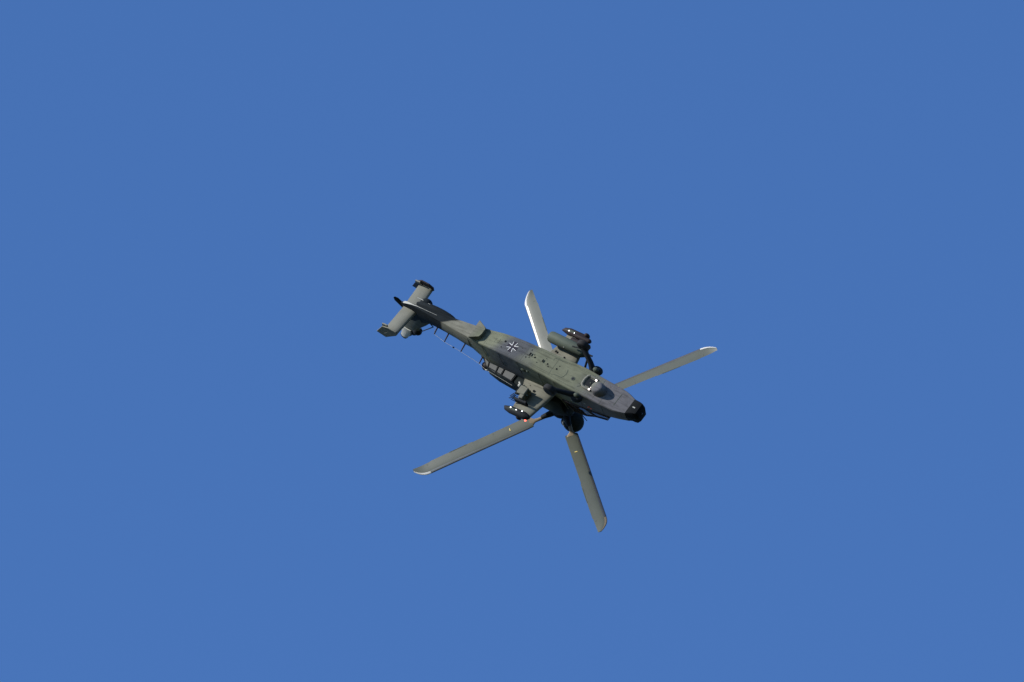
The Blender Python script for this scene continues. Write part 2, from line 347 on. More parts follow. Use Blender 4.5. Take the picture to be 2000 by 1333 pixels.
MB().ellip((4.85, 0.25, 0.60), (0.07, 0.06, 0.07), 12, 6).build('sensor_lens', 'visor', nose)

# engine deck / gearbox fairing above the hull
deck = []
for x, zl, w, zh, wt in ((-3.25, 1.20, 0.30, 1.42, 0.16), (-2.7, 1.55, 0.40, 1.98, 0.26), (-1.6, 1.85, 0.46, 2.35, 0.36), (-0.9, 1.95, 0.50, 2.66, 0.42), (-0.4, 2.0, 0.52, 2.98, 0.42), (0.45, 2.0, 0.54, 3.02, 0.40), (0.85, 2.0, 0.50, 2.80, 0.34), (1.08, 1.4, 0.47, 2.46, 0.28)):
    deck.append(ring(x, zl, w, zh, wt, r=0.08, bulge=1.0))
MB().loft(deck).build('engine_deck', 'upper', heli, 35)

# engine nacelles
def nacelle(s):
    secs = [(-3.02, 1.16, 1.55, 0.34, 0.42), (-2.60, 1.14, 1.78, 0.42, 0.72), (-2.1, 1.13, 1.90, 0.44, 0.79), (-1.20, 1.13, 2.02, 0.44, 0.82), (-0.2, 1.20, 2.30, 0.44, 0.83), (0.60, 1.26, 2.50, 0.44, 0.80), (1.00, 1.40, 2.46, 0.44, 0.68)]
    rings = []
    for x, z0, z1, y0, y1 in secs:
        r = 0.07
        rings.append([(x, s * y0, z0), (x, s * (y1 - r), z0), (x, s * (y1 - .02), z0 + .02), (x, s * y1, z0 + r), (x, s * y1, z1 - 3 * r), (x, s * (y1 - r), z1 - r), (x, s * (y1 - 3 * r), z1), (x, s * y0, z1)])
    o = MB().loft(rings).build('engine_nacelle', 'upper', heli, 30)
    # underside panels between dark frames
    P = [((-2.98, .36), (-2.66, .64), (-2.56, .66), (-2.70, .46)), ((-2.66, .47), (-2.50, .70), (-2.14, .755), (-2.22, .47)),
         ((-2.14, .47), (-2.06, .755), (-1.86, .765), (-1.90, .47)), ((-1.82, .47), (-1.76, .77), (-1.30, .78), (-1.30, .47))]
    for q in P:
        MB().prism([(a, s * b_) for a, b_ in q], 'z', 1.105, 1.130, 0.006).build('cowl_panel', 'cowl', o, 0)
    for (a, b_) in (((-2.66, .46), (-2.56, .70)), ((-2.18, .46), (-2.10, .77)), ((-1.86, .46), (-1.81, .78)), ((-1.24, .46), (-1.24, .80)), ((-2.98, .36), (-1.24, .45)), ((-2.70, .66), (-1.24, .80))):
        MB().tube([(a[0], s * a[1], 1.10), (b_[0], s * b_[1], 1.10)], 0.025, 6).build('cowl_frame', 'dark', o)
    MB().ellip((1.01, s * 0.56, 1.90), (0.06, 0.11, 0.34), 16, 8).build('air_intake', 'black', o)
    MB().tube([(-2.95, s * 0.40, 1.62), (-3.12, s * 0.46, 1.68)], [0.14, 0.17], 14).build('exhaust_pipe', 'darkbrown', o)
    return o
nac_p, nac_s = nacelle(1), nacelle(-1)

# stub wings
def wing(s):
    rings = []
    for y, xa, xf, zc, t in ((0.45, -0.78, 0.92, 1.03, 0.13), (0.9, -0.56, 0.86, 0.99, 0.125), (1.4, -0.38, 0.78, 0.93, 0.115), (1.95, -0.28, 0.70, 0.86, 0.10)):
        c = xf - xa; prof = [(0, 0), (.02, .38), (.08, .72), (.2, .95), (.4, 1), (.7, .62), (1, .10)]
        up = [(xf - c * u, s * y, zc + t * v) for u, v in prof]; dn = [(xf - c * u, s * y, zc - t * v * 0.9) for u, v in reversed(prof[1:])]
        rings.append(up + dn)
    return MB().loft(rings).build('stub_wing', 'wing', heli, 35)
wp, ws = wing(1), wing(-1)
MB().tube([(0.05, 0.88, 0.868), (0.05, 0.88, 0.875)], 0.05, 12).build('drain_hole', 'black', wp)
MB().tube([(-0.30, 0.70, 0.925), (-0.30, 0.70, 0.935)], 0.02, 8).build('drain_hole', 'green', wp)
MB().tube([(0.25, -0.95, 0.856), (0.25, -0.95, 0.866)], 0.04, 12).build('drain_hole', 'black', ws)
MB().tube([(-0.25, -1.05, 0.865), (-0.25, -1.05, 0.875)], 0.05, 12).build('drain_hole', 'black', ws)

# port pylon with its open racks
py = MB().box((-0.12, 1.21, 0.66), (0.38, 0.36, 0.42), ch=0.03).build('weapon_pylon', 'wing', heli, 30, 'empty boxy pylon under the port wing')
MB().box((-0.02, 1.46, 0.62), (0.20, 0.16, 0.30), ch=0.02).build('ejector_rack', 'wing', py, 30)
MB().box((-0.20, 0.99, 0.72), (0.10, 0.08, 0.28), ch=0.02).build('ejector_rack', 'green', py, 30)
MB().box((0.10, 1.09, 0.57), (0.12, 0.07, 0.10), ch=0.015).build('rack_hook', 'green', py, 30)
MB().box((0.12, 1.30, 0.60), (0.12, 0.07, 0.12), ch=0.015).build('rack_hook', 'green', py, 30)
MB().box((-0.36, 1.30, 0.62), (0.14, 0.24, 0.10), ch=0.015).build('rack_hook', 'dark', py, 30)
MB().ellip((-0.53, 0.98, 0.72), (0.09, 0.08, 0.08), 14, 8).build('sway_brace_pad', 'lightgrey', py)
MB().tube([(-0.75, 0.80, 0.86), (-0.60, 0.90, 0.78)], 0.035, 8).build('sway_brace', 'lightgrey', py)
for k in range(5):
    y = 1.42 + 0.055 * k; pts = [(-0.32 - 0.02 * (k % 2), y, 0.80), (-0.47, y + .02, 0.74), (-0.52 - .03 * (k % 3), y + 0.03, 0.66), (-0.44, y, 0.60), (-0.36, y - .02, 0.66)]
    MB().tube(pts, 0.014, 6).build('cable_loop', 'dark', py)
MB().box((0.0, 1.60, 0.70), (0.62, 0.10, 0.28), ch=0.02).build('launcher_adapter', 'dark', py, 30)

# starboard gun pod and missile launcher
gp = MB().tube([(-0.70, -1.40, 0.55), (-0.66, -1.40, 0.55), (-0.58, -1.40, 0.55), (1.02, -1.36, 0.55), (1.16, -1.36, 0.55), (1.28, -1.36, 0.55)], [0.16, 0.215, 0.235, 0.235, 0.17, 0.05], 28).build('gun_pod', 'podgreen', heli, 35, 'fat dark green pod under the starboard wing')
MB().tube([(1.26, -1.36, 0.55), (1.50, -1.36, 0.55)], 0.035, 10).build('gun_barrel', 'dark', gp)
MB().box((0.30, -1.37, 0.80), (0.85, 0.12, 0.30), ch=0.02).build('pod_pylon', 'dark', gp, 30)
MB().tube([(-0.704, -1.40, 0.55), (-0.695, -1.40, 0.55)], 0.10, 20).build('pod_vent', 'dark', gp)
for x in (0.22, 1.0): MB().ellip((x, -1.18, 0.46), (0.035, 0.03, 0.03), 10, 6).build('pod_latch', 'lightgrey', gp)
la = MB().box((0.55, -1.78, 0.78), (0.62, 0.16, 0.20), ch=0.02).build('missile_launcher', 'dark', heli, 30, 'dark missile launcher under the starboard wing tip')
for y, z, x0, x1, r in ((-1.66, 0.60, 0.18, 1.08, 0.115), (-1.90, 0.60, 0.15, 0.95, 0.10)):
    MB().tube([(x0, y, z), (x0 + .03, y, z), (x1 - .05, y, z), (x1, y, z), (x1 + 0.05, y, z)], [r * .7, r, r, r * .9, r * .5], 18).build('launch_tube', 'darkbrown', la)
MB().tube([(0.70, -1.25, 0.20), (1.42, -1.34, 0.12)], 0.03, 8).build('gun_muzzle', 'dark', la)

# wing tip pods: glowing dots stand in for sun glints, port has a red lamp
for s in (1, -1):
    y = s * 2.03
    tp = MB().tube([(-0.62, y - s * .05, 0.84), (-0.50, y, 0.84), (-0.25, y, 0.83), (0.45, y, 0.82), (0.62, y, 0.82), (0.72, y, 0.82)], [0.02, 0.10, 0.155, 0.155, 0.11, 0.03], 16).build('wing_tip_pod', 'darkbrown' if s < 0 else 'dark', heli, 40)
    MB().ellip((0.18 if s > 0 else 0.58, y + s * 0.10, 0.95 if s > 0 else 0.74), (0.13, 0.10, 0.15), 14, 8).build('warning_sensor', 'darkbrown', tp)
    for k, x in enumerate((-0.22, 0.06, 0.32)):
        MB().ellip((x, y - s * (0.03 + .05 * (k == 2)), 0.675 + 0.008 * k), (0.028, 0.022, 0.02), 10, 6).build('pod_glint', 'glintwhite', tp)
    if s > 0: MB().ellip((0.56, y + 0.13, 0.90), (0.045, 0.04, 0.045), 12, 8).build('position_lamp', 'lampred', tp, label='red lamp on the port tip pod')
    MB().loft([[(x, y + yy * s, 0.83 - 0.155 * math.cos(yy / 0.155 * 1.2) - 0.004) for yy in (-0.05, -0.02, 0.01, 0.04)] for x in (-0.30, 0.40)]).build('pod_strip', 'green', tp, 0)

# main landing gear
for s in (1, -1):
    pv = Vector((2.34, s * 0.63, 0.02)); wl = Vector((1.62, s * 1.10, -0.55))
    g = MB(); g.tube([Vector((2.32, s * 0.50, 0.42)), pv + Vector((0, s * .06, .1)), pv], [0.14, 0.13, 0.09], 14)
    g.tube([pv + Vector((-.1, 0, .10)), pv.lerp(wl, 0.35) + Vector((0, 0, .05)), pv.lerp(wl, 0.8), wl + Vector((0.0, -s * .06, 0.0))], [0.14, 0.11, 0.10, 0.08], 12)
    g.tube([Vector((1.75, s * 0.50, 0.40)), pv.lerp(wl, 0.55)], [0.05, 0.04], 8)
    g.ellip((2.38, s * 0.70, 0.14), (0.27, 0.20, 0.16), 18, 10)
    lg = g.build('landing_gear_leg', 'dark', heli, 40)
    MB().ellip((2.42, s * 0.66, -0.03), (0.13, 0.10, 0.10), 14, 8).build('pivot_cap', 'green', lg)
    w = MB(); ws_ = []
    for yy, r in ((-0.12, 0.14), (-0.12, 0.22), (-0.09, 0.265), (-0.03, 0.28), (0.03, 0.28), (0.09, 0.265), (0.12, 0.22), (0.12, 0.14)):
        ws_.append([(wl.x + r * math.cos(2 * math.pi * k / 28), wl.y + s * 0.05 + yy, wl.z + r * math.sin(2 * math.pi * k / 28)) for k in range(28)])
    w.loft(ws_).build('tyre', 'rubber', lg, 40)
    MB().tube([(wl.x, wl.y + s * 0.05 - 0.105, wl.z), (wl.x, wl.y + s * 0.05 + 0.105, wl.z)], 0.11, 18).build('wheel_hub', 'green', lg)

# canopy: stepped, flat panes in a frame
def Q(x, y, z): return Vector((x, y, z))
SI = {3.48: (0.46, 1.14), 2.33: (0.52, 1.20), 1.10: (0.52, 1.30)}
TP = {3.00: (0.27, 1.86), 2.36: (0.29, 2.00), 1.78: (0.29, 2.30), 1.10: (0.28, 2.44)}
def S_(x, s): w, z = interp([(a,) + SI[a] for a in sorted(SI)], x); return Q(x, s * w, z)
def T_(x, s): w, z = TP[x]; return Q(x, s * w, z)
can = MB()
edges = []
for s in (1, -1):
    edges += [(S_(3.48, s), T_(3.0, s)), (T_(3.0, s), T_(2.36, s)), (T_(2.36, s), T_(1.78, s)), (T_(1.78, s), T_(1.10, s)), (S_(3.48, s), S_(2.33, s)), (S_(2.33, s), S_(1.10, s)), (S_(2.33, s), T_(2.36, s)), (S_(1.10, s), T_(1.10, s)), (S_(1.45, s), T_(1.78, s))]
for a in (3.0, 2.36, 1.78, 1.10): edges.append((T_(a, 1), T_(a, -1)))
edges.append((S_(3.48, 1), S_(3.48, -1)))
for a, b_ in edges: can.tube([a, b_], 0.042, 8)
canopy = can.build('canopy_frame', 'darkbrown', heli, 40)
def pane(pts, name='canopy_pane'):
    c = sum(pts, Vector()) / len(pts); n = (pts[1] - pts[0]).cross(pts[2] - pts[0]).normalized()
    pts = [c + (p - c) * 0.97 for p in pts]
    return MB().loft([[p + n * 0.006 for p in pts], [p - n * 0.006 for p in pts]]).build(name, 'glass', canopy, 0)
pane([S_(3.48, 1), S_(3.48, -1), T_(3.0, -1), T_(3.0, 1)])
pane([T_(3.0, 1), T_(3.0, -1), T_(2.36, -1), T_(2.36, 1)]); pane([T_(2.36, 1), T_(2.36, -1), T_(1.78, -1), T_(1.78, 1)]); pane([T_(1.78, 1), T_(1.78, -1), T_(1.10, -1), T_(1.10, 1)])
for s in (1, -1):
    pane([S_(3.48, s), T_(3.0, s), T_(2.36, s), S_(2.33, s)]); pane([S_(2.33, s), T_(2.36, s), T_(1.78, s), S_(1.45, s)]); pane([S_(1.45, s), T_(1.78, s), T_(1.10, s), S_(1.10, s)])
ref = MB(); ref.tube([(2.27, 0.565, 1.40), (2.60, 0.55, 1.38)], 0.014, 6); ref.build('door_rail', 'lightgrey', canopy)
for x, z in ((2.62, 0.83), (2.68, 0.76), (2.76, 0.84)):
    MB().box((x, 0.567, z), (0.12, 0.012, 0.022), Matrix.Rotation(R(25), 3, 'Y')).build('rescue_marking', 'orange', fus, 0)
MB().box((2.50, 0.572, 0.62), (0.13, 0.012, 0.05)).build('data_plate', 'lightgrey', fus, 0)
MB().box((0.95, 0.55, 0.55), (0.45, 0.012, 0.035)).build('step_rail', 'lightgrey', fus, 0)
MB().box((1.45, 0.572, 0.60), (0.55, 0.012, 0.03)).build('step_rail', 'lightgrey', fus, 0)
MB().box((1.9, 0.578, 0.86), (0.30, 0.012, 0.03)).build('step_rail', 'lightgrey', fus, 0)
# seats and crew
def crew(x, zh, name_label):
    st = MB(); st.box((x - 0.02, 0, zh - 0.10), (0.5, 0.44, 0.12), ch=.03); st.box((x - 0.27, 0, zh + 0.30), (0.12, 0.44, 0.9), ch=.03)
    st.build('seat', 'seat', heli, 30)
    root = bpy.data.objects.new('person', None); C.objects.link(root)
    # body: one skinned figure, seated, hands forward on the controls
    J = {'pel': (0, 0, .06, .15), 'wai': (-.03, 0, .22, .14), 'che': (-.05, 0, .42, .17), 'nek': (-.03, 0, .56, .065), 'hed': (0, 0, .68, .095), 'cro': (.0, 0, .76, .08)}
    E_ = [('pel', 'wai'), ('wai', 'che'), ('che', 'nek'), ('nek', 'hed'), ('hed', 'cro')]
    for s, t in ((1, 'l'), (-1, 'r')):
        J.update({t + 'sh': (-.04, s * .19, .47, .065), t + 'el': (.10, s * .24, .24, .045), t + 'wr': (.34, s * .16, .22, .032), t + 'ha': (.42, s * .13, .23, .035),
                  t + 'hi': (.06, s * .10, .04, .09), t + 'kn': (.46, s * .13, .10, .062), t + 'an': (.62, s * .12, -.26, .042), t + 'to': (.76, s * .12, -.30, .035)})
        E_ += [('che', t + 'sh'), (t + 'sh', t + 'el'), (t + 'el', t + 'wr'), (t + 'wr', t + 'ha'), ('pel', t + 'hi'), (t + 'hi', t + 'kn'), (t + 'kn', t + 'an'), (t + 'an', t + 'to')]
    ks = list(J); me = bpy.data.meshes.new('body'); me.from_pydata([J[k][:3] for k in ks], [(ks.index(a), ks.index(b_)) for a, b_ in E_], [])
    me.materials.append(mats['suit'])
    o = bpy.data.objects.new('body', me); C.objects.link(o); o.parent = root
    sk = o.modifiers.new('skin', 'SKIN'); sk.use_smooth_shade = True
    for i, k in enumerate(ks): r = J[k][3]; me.skin_vertices[0].data[i].radius = (r, r)
    me.skin_vertices[0].data[0].use_root = True
    sb = o.modifiers.new('sub', 'SUBSURF'); sb.levels = 2; sb.render_levels = 2
    MB().ellip((0.0, 0, 0.72), (0.145, 0.125, 0.135), 20, 12, -0.5, math.pi / 2).build('helmet', 'helmet', root)
    MB().ellip((0.045, 0, 0.69), (0.115, 0.105, 0.075), 16, 8).build('visor', 'visor', root)
    MB().ellip((0.05, 0, 0.615), (0.075, 0.07, 0.05), 14, 8).build('face', 'skin', root)
    root.matrix_world = heli.matrix_world @ Matrix.Translation((x, 0, zh))
    root['label'] = name_label; root['category'] = 'person'; root['group'] = 'crew seated in the helicopter'
crew(2.70, 1.10, 'front crew member in olive suit and white helmet behind the windshield')
crew(1.52, 1.32, 'rear crew member in olive suit and white helmet seated behind the first')

# ------------------------------------------------------------------ belly details
def strip(pts, w, name, mat, parent, lift=0.006):
    """flat marking on the belly following (x, y) points"""
    P = [Vector((p[0], p[1])) for p in pts]; vs_ = []; 
    for i, p in enumerate(P):
        d = (P[min(i + 1, len(P) - 1)] - P[max(i - 1, 0)]).normalized(); n = Vector((-d.y, d.x))
        if 0 < i < len(P) - 1:
            d1 = (P[i] - P[i - 1]).normalized(); n1 = Vector((-d1.y, d1.x)); k = 1 / max(0.4, n.dot(n1))
        else: k = 1
        for s in (1, -1): q = p + n * (s * w / 2 * k); vs_.append((q.x, q.y, zb(q.x) - lift))
    vs_ += [(x, y, z + lift + 0.004) for x, y, z in vs_]
    m = len(P) * 2; fs = []
    for i in range(len(P) - 1):
        a = 2 * i; fs += [(a, a + 2, a + 3, a + 1), (a, a + m, a + 2 + m, a + 2), (a + 1, a + 3, a + 3 + m, a + 1 + m)]
    fs += [(0, 1, 1 + m, m), (m - 2, 2 * m - 2, 2 * m - 1, m - 1)]
    return MB().add(vs_, fs).build(name, mat, parent, 0)
def disc(x, y, r, name, mat, lift=0.008, n=14, sx=1.0):
    z = zb(x)
    return MB().loft([[(x + sx * r * math.cos(2 * math.pi * k / n), y + r * math.sin(2 * math.pi * k / n), z - lift * q + 0.01 * (1 - q)) for k in range(n)] for q in (1, 0)]).build(name, mat, fus, 0)
# national cross: dark cross with four white angles
CX, CY = -1.29, 0.0
em = []
for sx in (1, -1):
    for sy in (1, -1):
        a = (CX + sx * 0.06, CY + sy * 0.055)
        strip([(CX + sx * 0.10, CY + sy * 0.225), (CX + sx * 0.068, CY + sy * 0.12), a, (CX + sx * 0.13, CY + sy * 0.068), (CX + sx * 0.235, CY + sy * 0.10)], 0.014, 'cross_outline', 'white', fus, 0.007)
cr = [(.05, .05), (.13, .05), (.25, .085), (.25, -.085), (.13, -.05), (.05, -.05), (.05, -.13), (.085, -.25), (-.085, -.25), (-.05, -.13), (-.05, -.05), (-.13, -.05), (-.25, -.085), (-.25, .085), (-.13, .05), (-.05, .05), (-.05, .13), (-.085, .25), (.085, .25), (.05, .13)]
quads = [(0, 5, 10, 15), (0, 1, 4, 5), (1, 2, 3, 4), (5, 6, 9, 10), (6, 7, 8, 9), (10, 11, 14, 15), (11, 12, 13, 14), (15, 16, 19, 0), (16, 17, 18, 19)]
MB().add([(CX + p[0], CY + p[1], zb(CX + p[0]) - 0.004) for p in cr], quads).build('cross_emblem', 'cross', fus, 0)
# openings, drains and small fittings
for x, y, r in ((-1.74, 0.19, 0.025), (-0.13, 0.01, 0.038), (-0.21, -0.08, 0.022), (0.07, 0.16, 0.02), (0.50, 0.02, 0.034), (0.59, 0.11, 0.024), (0.97, 0.04, 0.036), (1.01, -0.12, 0.022), (0.33, -0.16, 0.015), (-0.72, 0.12, 0.013), (-0.86, -0.12, 0.013), (3.35, -0.33, 0.012)):
    disc(x, y, r, 'drain_opening', 'black')
disc(1.83, 0.10, 0.085, 'access_port', 'green', 0.006, 24); disc(1.83, 0.10, 0.058, 'port_recess', 'dark', 0.009, 20)
def patch(x0, x1, y0, y1, name, mat, lift=0.01, dep=0.0):
    n = 4; top = []; 
    xs_ = [x0 + (x1 - x0) * k / n for k in range(n + 1)]
    vs_ = [(x, y, zb(x) - lift) for x in xs_ for y in (y0, y1)] + [(x, y, zb(x) + 0.005) for x in xs_ for y in (y0, y1)]
    fs = [(2 * k, 2 * k + 2, 2 * k + 3, 2 * k + 1) for k in range(n)]; m = 2 * (n + 1)
    fs += [(2 * k, 2 * k + m, 2 * k + 2 + m, 2 * k + 2) for k in range(n)] + [(2 * k + 1, 2 * k + 3, 2 * k + 3 + m, 2 * k + 1 + m) for k in range(n)]
    fs += [(0, 1, 1 + m, m), (m - 2, 2 * m - 2, 2 * m - 1, m - 1)]
    return MB().add(vs_, fs).build(name, mat, fus, 0)
patch(-1.77, -1.69, -0.14, -0.06, 'drain_opening', 'black')
patch(-0.43, -0.37, -0.10, 0.04, 'louvre_opening', 'black'); patch(-0.50, -0.47, 0.13, 0.19, 'louvre_opening', 'black'); patch(-0.45, -0.43, -0.25, -0.19, 'louvre_opening', 'dark'); patch(-0.50, -0.43, 0.035, 0.05, 'louvre_opening', 'dark')
patch(0.22, 0.27, -0.07, 0.04, 'louvre_opening', 'black'); patch(-0.36, -0.34, 0.08, 0.14, 'louvre_opening', 'dark')
for x, y in ((-0.33, -0.03), (0.28, 0.0)):
    MB().box((x + 0.02, y, zb(x) - 0.012), (0.02, 0.12, 0.03), ch=.006).build('vent_scoop', 'green', fus, 0)
LN = 'panel_seam'
strip([(-2.19, -0.10), (-1.99, -0.10), (-1.99, 0.10), (-2.19, 0.10), (-2.19, -0.10)], 0.012, LN, 'green', fus, 0.004)
strip([(1.40, -0.14), (1.44, -0.08), (1.46, 0.05), (1.43, 0.20), (1.36, 0.27), (1.0, 0.30)], 0.022, LN, 'green', fus, 0.004)
strip([(2.20, -0.30), (2.27, -0.22), (2.29, 0.02), (2.27, 0.24), (2.18, 0.31)], 0.024, LN, 'green', fus, 0.004)
strip([(3.93, -0.29), (3.92, 0.30)], 0.022, LN, 'green', fus, 0.004)
strip([(0.62, -0.22), (0.62, -0.36), (1.2, -0.38)], 0.012, LN, 'green', fus, 0.004)
strip([(-2.6, -0.33), (-2.6, 0.33)], 0.008, LN, 'green', fus, 0.004); strip([(0.05, 0.32), (1.0, 0.34)], 0.010, LN, 'green', fus, 0.004)
strip([(3.36, 0.30), (3.38, 0.50)], 0.010, LN, 'green', fus, 0.004)
for x in (-3.0, -0.62, 0.80, 3.0):
    strip([(x, -wb(x) + 0.08), (x + 0.01, wb(x) - 0.08)], 0.007, LN, 'green', fus, 0.003)
for s in (1, -1):
    pts = [(x, s * (wb(x) - 0.11)) for x in (-2.5, -1.8, -1.0, 0.0, 1.0, 2.0)]; strip(pts, 0.007, LN, 'green', fus, 0.003)
rv = MB()
for s in (1, -1):
    for i in range(60):
        x = -2.5 + i * 0.105; c = (x, s * (wb(x) - 0.135), zb(x) - 0.002)
        rv.box(c, (0.012, 0.012, 0.008))
o = rv.build('rivet_row', 'green', fus, 0); o['kind'] = 'stuff'
# seams down the port and starboard sides
for s in (1, -1):
    for x in (-2.7, -1.75, -0.75, 0.35, 1.12, 2.35, 3.45):
        w0 = wb(x)
        MB().tube([(x, s * (w0 + 0.006), zb(x) + 0.10), (x, s * (w0 * 1.03 + 0.016), zb(x) + 0.45), (x, s * (w0 * 1.03 + 0.012), min(interp(SILL, x)[0] - 0.15, zb(x) + 0.9))], 0.006, 5).build('side_seam', 'dark', fus, 0)
    MB().ellip((-0.55, s * 0.50, 0.28), (0.13, 0.05, 0.09), 12, 6).build('side_blister', 'green', fus)
    MB().tube([(1.2, s * 0.60, 0.42), (2.1, s * 0.61, 0.40)], 0.018, 6).build('hand_rail', 'lightgrey', fus)
    MB().ellip((-0.30, s * 0.50, 0.22), (0.07, 0.05, 0.05), 12, 6).build('side_blister', 'green', fus)

# aft belly fairing (flares outward towards the tail, throws the dark band ahead of it)
f = MB(); lo = [(-3.28, 0.40), (-2.90, 0.19), (-2.86, 0.08), (-2.86, -0.22), (-2.91, -0.29), (-3.33, -0.47)]
hi = [(-3.42, 0.30), (-2.93, 0.30), (-2.90, 0.10), (-2.90, -0.20), (-2.93, -0.30), (-3.46, -0.32)]
f.loft([[(x, y, 0.06) for x, y in hi], [(x, y, -0.185) for x, y in lo], [(x * 0.997 - .008, y * 0.97, -0.205) for x, y in lo]])
f.build('belly_fairing', 'fuselage', heli, 30)
# lamp recess and sensor blister under the nose
patch(2.37, 2.75, -0.24, 0.10, 'lamp_recess', 'dark', 0.014)
lip = MB(); 
lp = [(2.36, -0.33), (2.30, -0.28), (2.27, -0.08), (2.29, 0.12), (2.36, 0.19), (2.56, 0.21), (2.74, 0.20)]
lip.tube([(x, y, zb(x) - 0.015) for x, y in lp], 0.055, 10, flat=0.8); lip.tube([(x, y, zb(x) - 0.01) for x, y in ((2.36, -0.33), (2.55, -0.34), (2.74, -0.32))], 0.05, 8, flat=.6)
lip.build('recess_lip', 'stab', fus, 50)
dm = MB(); rings = []
for k in range(10):
    t = k / 9 * math.pi / 2; h = math.sin(t); q = max(math.cos(t), 0.02) ** 0.38
    rings.append([(3.02 + (0.34 if math.cos(a) > 0 else 0.28) * q * math.cos(a) - 0.03 * h, 0.02 + 0.29 * q * math.sin(a), zb(3.0) + 0.03 - 0.32 * h) for a in [2 * math.pi * i / 28 for i in range(28)]])
dome = dm.loft(rings).build('sensor_blister', 'fuselage', heli, 45)
MB().ellip((2.80, 0.12, -0.02), (0.06, 0.085, 0.07), 14, 8).build('landing_lamp', 'lamp', dome, label='big lit lamp in the blister')
MB().ellip((2.85, 0.14, -0.02), (0.09, 0.13, 0.11), 14, 8).build('lamp_housing', 'dark', dome)
for x, y in ((2.71, -0.27), (2.69, 0.20)):
    MB().ellip((x, y, zb(x) - 0.05), (0.04, 0.035, 0.03), 12, 6).build('landing_lamp', 'lamp', dome)
bolt = MB(); bolt.tube([(2.56, -0.07, zb(2.56) - 0.03), (2.56, -0.07, zb(2.56))], 0.03, 8); bolt.build('recess_lens', 'green', fus)

# HF wire antenna along the port side of the boom
W = [(-5.38, 0.47, 0.80), (-4.80, 0.57, 0.85), (-3.95, 0.62, 0.95), (-3.02, 0.68, 1.13), (-2.62, 0.80, 1.12), (-1.22, 0.885, 1.27)]
wire = MB(); wire.tube([(-5.45, 0.24, 0.62)] + W, 0.0065, 6); wire = wire.build('wire_antenna', 'lightgrey', heli, 0)
for a, b_ in (((-5.45, 0.16, 0.80), W[0]), ((-4.86, 0.19, 0.83), W[1]), ((-4.0, 0.22, 0.93), W[2]), ((-3.09, 0.28, 1.12), W[3])):
    MB().tube([a, b_], [0.032, 0.024], 8).build('antenna_stand', 'darkbrown', wire)
MB().ellip((-4.33, 0.60, 0.91), (0.05, 0.03, 0.03), 10, 6).build('antenna_insulator', 'dark', wire)
MB().ellip((-2.55, 0.80, 1.14), (0.08, 0.03, 0.04), 10, 6).build('antenna_insulator', 'lightgrey', wire)

# ------------------------------------------------------------------ main rotor
NZ = Vector((0.0446, 0.0, 0.999)).normalized(); AX = Vector((-0.770, -0.637, 0.0343)); AX = (AX - NZ * AX.dot(NZ)).normalized()
HUB = Vector((0.015, 0.0, 3.51)) - NZ * 0.20
sl = MB()
sl.tube([(0.05, 0, 2.7), tuple(HUB + NZ * 0.15)], [0.17, 0.13], 16); sl.tube([tuple(HUB - NZ * .12), tuple(HUB - NZ * .08), tuple(HUB + NZ * .10), tuple(HUB + NZ * .14)], [0.20, 0.30, 0.30, 0.18], 20)
sl.tube([tuple(HUB - NZ * .55), tuple(HUB - NZ * .50), tuple(HUB - NZ * .42)], [0.24, 0.32, 0.24], 20)
sl.ellip(tuple(HUB - NZ * .02), (0.52, 0.50, 0.20), 24, 12)
for k in range(4):
    q = math.pi / 2 * k; A = AX * math.cos(q) + NZ.cross(AX) * math.sin(q); sl.tube([tuple(HUB + A * .2), tuple(HUB + A * .62), tuple(HUB + A * .9), tuple(HUB + A * .98)], [.17, .14, .10, .07], 14, 0.75)
rotor = sl.build('rotor_head', 'dark', heli, 35)
for k in range(4):
    a = math.pi / 2 * k + math.pi / 4; A = AX * math.cos(a) + NZ.cross(AX) * math.sin(a)
    MB().tube([HUB - NZ * .46 + A * 0.25, HUB - NZ * .05 + A * 0.42], 0.028, 8).build('pitch_link', 'metal', rotor)
# mast-mounted sight
st = MB().tube([tuple(HUB + NZ * .1), tuple(HUB + NZ * .5)], 0.10, 14)
C2 = HUB + NZ * 0.86 + Vector((0.12, 0, 0))
st.ellip(C2, (0.43, 0.42, 0.44), 30, 20); sight = st.build('mast_sight', 'upper', heli, 45)
wn_ = MB(); wn_.box(C2 + Vector((-0.35, 0.20, 0.12)), (0.10, 0.16, 0.34), Matrix.Rotation(R(-28), 3, 'Z'), ch=.03); wn_.build('sight_window', 'lightgrey', sight, 30)
MB().tube([C2 + Vector((-0.15, 0, 0.10)), C2 + Vector((-0.46, 0.05, 0.12)), C2 + Vector((-0.5, 0.05, 0.12))], [0.24, 0.22, 0.18], 18).build('sight_collar', 'dark', sight)
MB().tube([(0.90, 0, 2.60), (0.95, 0, 3.05), (1.12, 0, 3.50)], [0.035, 0.022, 0.015], 8).build('whip_antenna', 'dark', heli)

